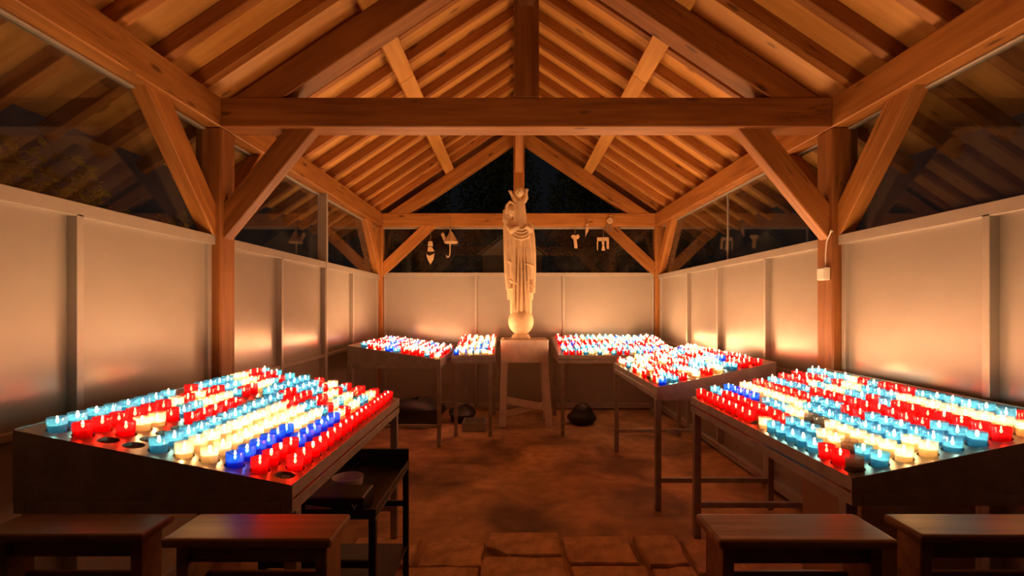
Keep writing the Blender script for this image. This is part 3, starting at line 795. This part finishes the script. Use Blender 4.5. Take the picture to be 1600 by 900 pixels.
for a in (1, -1): timber('cross_mark', 'white', c, (-0.757, 2.0635, tz+0.012-0.014*a), (-0.735, 2.0635, tz+0.012+0.014*a), 0.001, 0.003, (0, 0, 1), 0)
timber('white_mark', 'white', c, (-0.95, 2.0635, tz+0.022), (-0.84, 2.0635, tz+0.010), 0.001, 0.003, (0, 0, 1), 0)
timber('white_mark', 'white', c, (-0.95, 2.0635, tz+0.012), (-0.84, 2.0635, tz+0.008), 0.001, 0.003, (0, 0, 1), 0)
# ------------------------------------------------------------------ boxes and sacks on the floor
def carton(name, label, cat, x0, x1, y0, y1, z1, mat):
    t = empty(name, ((x0+x1)/2, (y0+y1)/2, 0)); tag(t, label, cat)
    box('body', mat, t, x0, x1, y0, y1, 0.001, z1, 0.004)
    for a, b in ((x0, (x0+x1)/2-0.003), ((x0+x1)/2+0.003, x1)): box('flap', mat, t, a, b, y0, y1, z1, z1+0.006, 0.002)
carton('cardboard_box', 'brown cardboard box under the right front candle table', 'box', 1.27, 1.72, 1.95, 2.35, 0.74, 'card')
carton('cardboard_box', 'pale cardboard box under the left front candle table', 'box', -1.22, -1.16+0.26-0.28, 1.78, 2.0, 0.80, 'card')
def sack(label, c, rx, ry, rz, seed):
    bm = ball(Vector((0, 0, 0)), rx, ry, rz); rg = random.Random(seed); ph = [rg.uniform(0, 6) for _ in range(6)]
    for v in bm.verts:
        k = 1 + 0.10*math.sin(9*v.co.x/rx*0.5+ph[0]) + 0.09*math.sin(7*v.co.y/ry*0.6+ph[1]) + 0.08*math.sin(6*v.co.z/rz+ph[2]+3*v.co.x)
        v.co *= k
        v.co.z = max(v.co.z, -rz*0.55)
    t = empty('rubbish_sack', (c[0], c[1], 0)); tag(t, label, 'sack')
    link('sack_body', mesh_of(bm, smooth=True), 'sack', t, T3((c[0], c[1], rz*0.55+0.002)))
    link('knot', tube_mesh([(c[0], c[1], rz*1.3), (c[0]+0.02, c[1], rz*1.5), (c[0]+0.06, c[1], rz*1.52)], [0.05, 0.022, 0.034], 10), 'sack', t)
sack('black sack lying under the back left candle table by the wall', (-1.38, 6.5), 0.46, 0.27, 0.2, 1)
sack('black sack lying beside the rear table leg left of the pedestal', (-0.75, 6.6), 0.17, 0.2, 0.13, 2)
sack('round black sack under the table right of the statue pedestal', (0.80, 6.45), 0.18, 0.17, 0.15, 3)
t = empty('plastic_tray', (-0.5, 6.2, 0)); tag(t, 'flat grey plastic tray on the floor left of the pedestal', 'tray')
box('base', 'greybox', t, -0.70, -0.42, 6.0, 6.3, 0.002, 0.012, 0.002)
for a in ((-0.70, -0.42, 6.0, 6.01), (-0.70, -0.42, 6.29, 6.3), (-0.70, -0.69, 6.01, 6.29), (-0.43, -0.42, 6.01, 6.29)): box('rim', 'greybox', t, *a, 0.012, 0.10, 0.001)

# ------------------------------------------------------------------ switch box on the right post
t = empty('junction_box', (1.985, YA+0.06, 1.71)); tag(t, 'small white junction box on the right front post', 'junction box')
box('housing', 'white', t, 1.962, 1.9985, YA+0.02, YA+0.105, 1.675, 1.76, 0.006, 2)
box('cover', 'white', t, 1.957, 1.963, YA+0.026, YA+0.099, 1.681, 1.754, 0.002)
link('cable', tube_mesh([(1.992, YA+0.06, 1.755), (1.992, YA+0.06, 1.85), (1.992, YA+0.05, 1.93), (1.99, YA+0.012, 1.975), (1.985, YA-0.01, 2.0)], 0.004, 8), 'white', t)
for p in ((1.985, YA-0.012, 1.99), (2.06, YA-0.012, 1.985)):
    link('cable_clip', lathe_mesh([(0, -0.008), (0.007, -0.006), (0.009, 0), (0.007, 0.006), (0, 0.008)], 10), 'white', t, T3(p))

# ------------------------------------------------------------------ keepsakes hanging from the rear beam
HS = 107.3
def hp(px, py): v = wpt(px, py, HS); return v
def flat(name, poly_px, parent, mat='ornament', th=0.014, y=None):
    c = hp(sum(p[0] for p in poly_px)/len(poly_px), sum(p[1] for p in poly_px)/len(poly_px)); yy = y if y else c.y
    poly = [(hp(*p).x-c.x, hp(*p).z-c.z) for p in poly_px]
    me = prism_mesh(poly, -th/2, th/2, 0.002)
    return link(name, me, mat, parent, T3((c.x, yy, c.z)) @ Matrix.Rotation(math.pi/2, 4, 'X'))
def keepsake(name, label, px, py): e = empty(name, hp(px, py)); tag(e, label, 'ornament', 'keepsakes hung on the rear beam'); return e
YK = hp(0, 0).y
def strg(parent, pts, r=0.0035): return link('string', tube_mesh([hp(*p) for p in pts], r, 6), 'string', parent)
e = keepsake('angel_ornament', 'small wooden angel ornament hanging lowest at the left of the beam', 672, 413)
strg(e, [(673, 357), (672.5, 378)]); flat('loop', [(669.5, 377), (675.5, 377), (676.5, 385), (668.5, 385)], e); flat('skirt', [(669, 386), (675, 386), (679, 393), (668, 393)], e)
flat('body', [(666, 396), (671, 400), (679, 396), (677, 406), (672.5, 413), (668, 405)], e); strg(e, [(672, 385), (672.5, 397)])
e = keepsake('umbrella_ornament', 'tiny umbrella ornament with a hooked handle left of the statue', 703, 402)
strg(e, [(699, 350), (702.5, 338), (703.5, 362)])
link('handle', tube_mesh([hp(*p) for p in ((703.5, 358), (703.3, 380), (703, 396), (701.5, 401), (699, 402), (697.5, 399))], 0.009, 8), 'ornament', e)
me = lathe_mesh([(0.0, 0.16), (0.018, 0.15), (0.05, 0.09), (0.105, 0.0), (0.095, -0.02), (0.0, -0.01)], 8, smooth=False)
link('canopy', me, 'ornament', e, T3(hp(704.5, 378)))
flat('tag', [(689, 366), (693, 363), (698, 375), (694, 378)], e)
e = keepsake('cross_ornament', 'wooden cross ornament with rounded arms just right of the statue', 897, 388)
strg(e, [(899, 356), (898, 368)]); flat('arms', [(892, 369), (895, 366.5), (899, 368), (903, 366), (906, 369), (904, 373), (899, 374.5), (894, 373)], e); flat('shaft', [(896, 374), (901, 374), (902.5, 388), (897.5, 388)], e)
e = keepsake('figure_ornament', 'thin little figure ornament hanging highest right of the statue', 917, 366)
strg(e, [(917.5, 340), (917.3, 350)]); link('head', lathe_mesh([(0, -0.02), (0.018, -0.01), (0.02, 0.0), (0.014, 0.016), (0, 0.022)], 10), 'ornament', e, T3(hp(917.5, 351)))
flat('body', [(915.5, 354), (919, 354), (919.5, 361), (917, 365), (914.5, 371), (914.8, 362)], e)
e = keepsake('chapel_ornament', 'pale wooden cut-out ornament with a statue shape in its middle', 942, 392)
strg(e, [(943, 358), (943, 371)]); flat('top_bar', [(933, 371), (951, 370.5), (951.5, 376), (933, 377)], e)
flat('side_bar', [(947.5, 376.2), (951.5, 376.2), (951.5, 389), (948, 389)], e); flat('side_bar', [(932.5, 377.2), (934.5, 377.2), (934, 391), (932.8, 391)], e)
flat('figure', [(940, 377), (944.5, 377), (944, 384), (945.5, 391.5), (939.5, 391.5), (941, 384)], e)
e = keepsake('medal_ornament', 'round medal with tassels pinned on the rear beam at right', 952, 345)
link('disc', lathe_mesh([(0, -0.012), (0.042, -0.012), (0.047, 0), (0.042, 0.012), (0, 0.012)], 20), 'ornament', e, T3(hp(953, 345)+Vector((0, -0.01, 0))) @ Matrix.Rotation(math.pi/2, 4, 'X'))
link('bead', lathe_mesh([(0, -0.018), (0.014, -0.009), (0.016, 0), (0.014, 0.009), (0, 0.018)], 10), 'ornament', e, T3(hp(954, 337)))
strg(e, [(954, 337), (953.5, 345)]); flat('tassel', [(948, 350), (951, 350), (949, 361), (946.5, 359)], e, 'string'); flat('tassel', [(953, 350), (956, 350), (956, 362), (953.5, 362)], e, 'string')

# ------------------------------------------------------------------ night garden
def leaves_mesh(n, shape, rg, size):
    v, f = [], []
    for _ in range(n):
        p = shape(rg); d = Vector((rg.gauss(0, 1), rg.gauss(0, 1), rg.gauss(0, 0.6))).normalized(); s_ = d.orthogonal().normalized()
        up = d.cross(s_); q = rg.uniform(0.7, 1.3)*size; k = len(v)
        v += [p, p + d*q*0.5 + s_*q*0.22 + up*q*0.05, p + d*q, p + d*q*0.5 - s_*q*0.22 + up*q*0.05]; f.append((k, k+1, k+2, k+3))
    m = bpy.data.meshes.new('leaves'); m.from_pydata([tuple(a) for a in v], [], f); return m
def tree(name, label, base, blobs, n, size, mat, seed, trunk_h, group=None):
    rg = random.Random(seed); base = Vector(base)
    t = empty(name, base); tag(t, label, 'tree' if 'tree' in name else 'shrub', group)
    def shape(r):
        c, rad = r.choice(blobs); d = Vector((r.gauss(0, 1), r.gauss(0, 1), r.gauss(0, 1))).normalized()
        q = r.random()**0.4
        return Vector(c) + Vector((d.x*rad[0], d.y*rad[1], d.z*rad[2]))*q
    fo = link('foliage', leaves_mesh(n, shape, rg, size), mat, t, T3(base)); fo['kind'] = 'stuff'
    top = Vector(blobs[0][0])
    tr = link('trunk', tube_mesh([base, base + Vector((0.03, 0.02, trunk_h*0.5)), base + Vector((top.x*0.5, top.y*0.5, trunk_h))], [0.07, 0.05, 0.03], 8), 'bark', t)
    for c, rad in blobs[1:]: link('branch', tube_mesh([base + Vector((0.03, 0.02, trunk_h*0.5)), base + Vector(c)*0.8], [0.03, 0.012], 6), 'bark', t)
tree('garden_shrub', 'leafy shrub lit through the left front window', (-3.25, 3.35, -0.06), [((0, 0, 2.15), (.4, .5, .5)), ((-.35, -.3, 2.4), (.35, .4, .45)), ((-.2, .5, 1.9), (.3, .5, .4))], 2400, 0.085, 'leaf', 1, 1.8)
tree('garden_shrub', 'leafy shrub outside the left window beside the front post', (-3.6, 5.0, -0.06), [((0, 0, 1.9), (.45, .6, .5)), ((-.3, .7, 2.1), (.5, .5, .5))], 2000, 0.085, 'leaf', 2, 1.8)
for k, (x, y, h) in enumerate(((-2.3, 10.6, 6.4), (-0.4, 11.6, 7.4), (1.55, 10.4, 6.2), (3.2, 10.9, 6.8))):
    tree('conifer_tree', ('dark conifer seen through the left half of the back gable', 'dark conifer behind the statue beyond the back window',
         'green conifer just right of the rear king post', 'dark conifer beyond the right end of the back window')[k],
         (x, y, -0.06), [((0, 0, h*0.55), (.95, .75, h*0.25)), ((0.1, 0, h*0.35), (1.05, .9, h*0.2)), ((0, 0, h*0.8), (.75, .6, h*0.2))], 13000, 0.12, 'leaf_dark', 20+k, h*0.6, 'conifers behind the shelter')
t = empty('garden_shed', (-0.1, 9.3, -0.06)); tag(t, 'pale shed gable seen through the back window left of the statue', 'shed')
box('body', 'greybox', t, -0.62, 0.42, 8.75, 9.8, -0.06, 2.40)
link('gable', hull_mesh([(-0.66, 8.74, 2.4), (0.46, 8.74, 2.4), (-0.1, 8.74, 2.82), (-0.66, 8.77, 2.4), (0.46, 8.77, 2.4), (-0.1, 8.77, 2.82)]), 'shed', t)
for sx in (-1, 1): timber('roof_panel', 'greybox', t, (-0.1+sx*0.31, 8.70, 2.63), (-0.1+sx*0.31, 9.85, 2.63), 0.02, 0.76, (sx*0.6, 0, -0.45), 0.002)
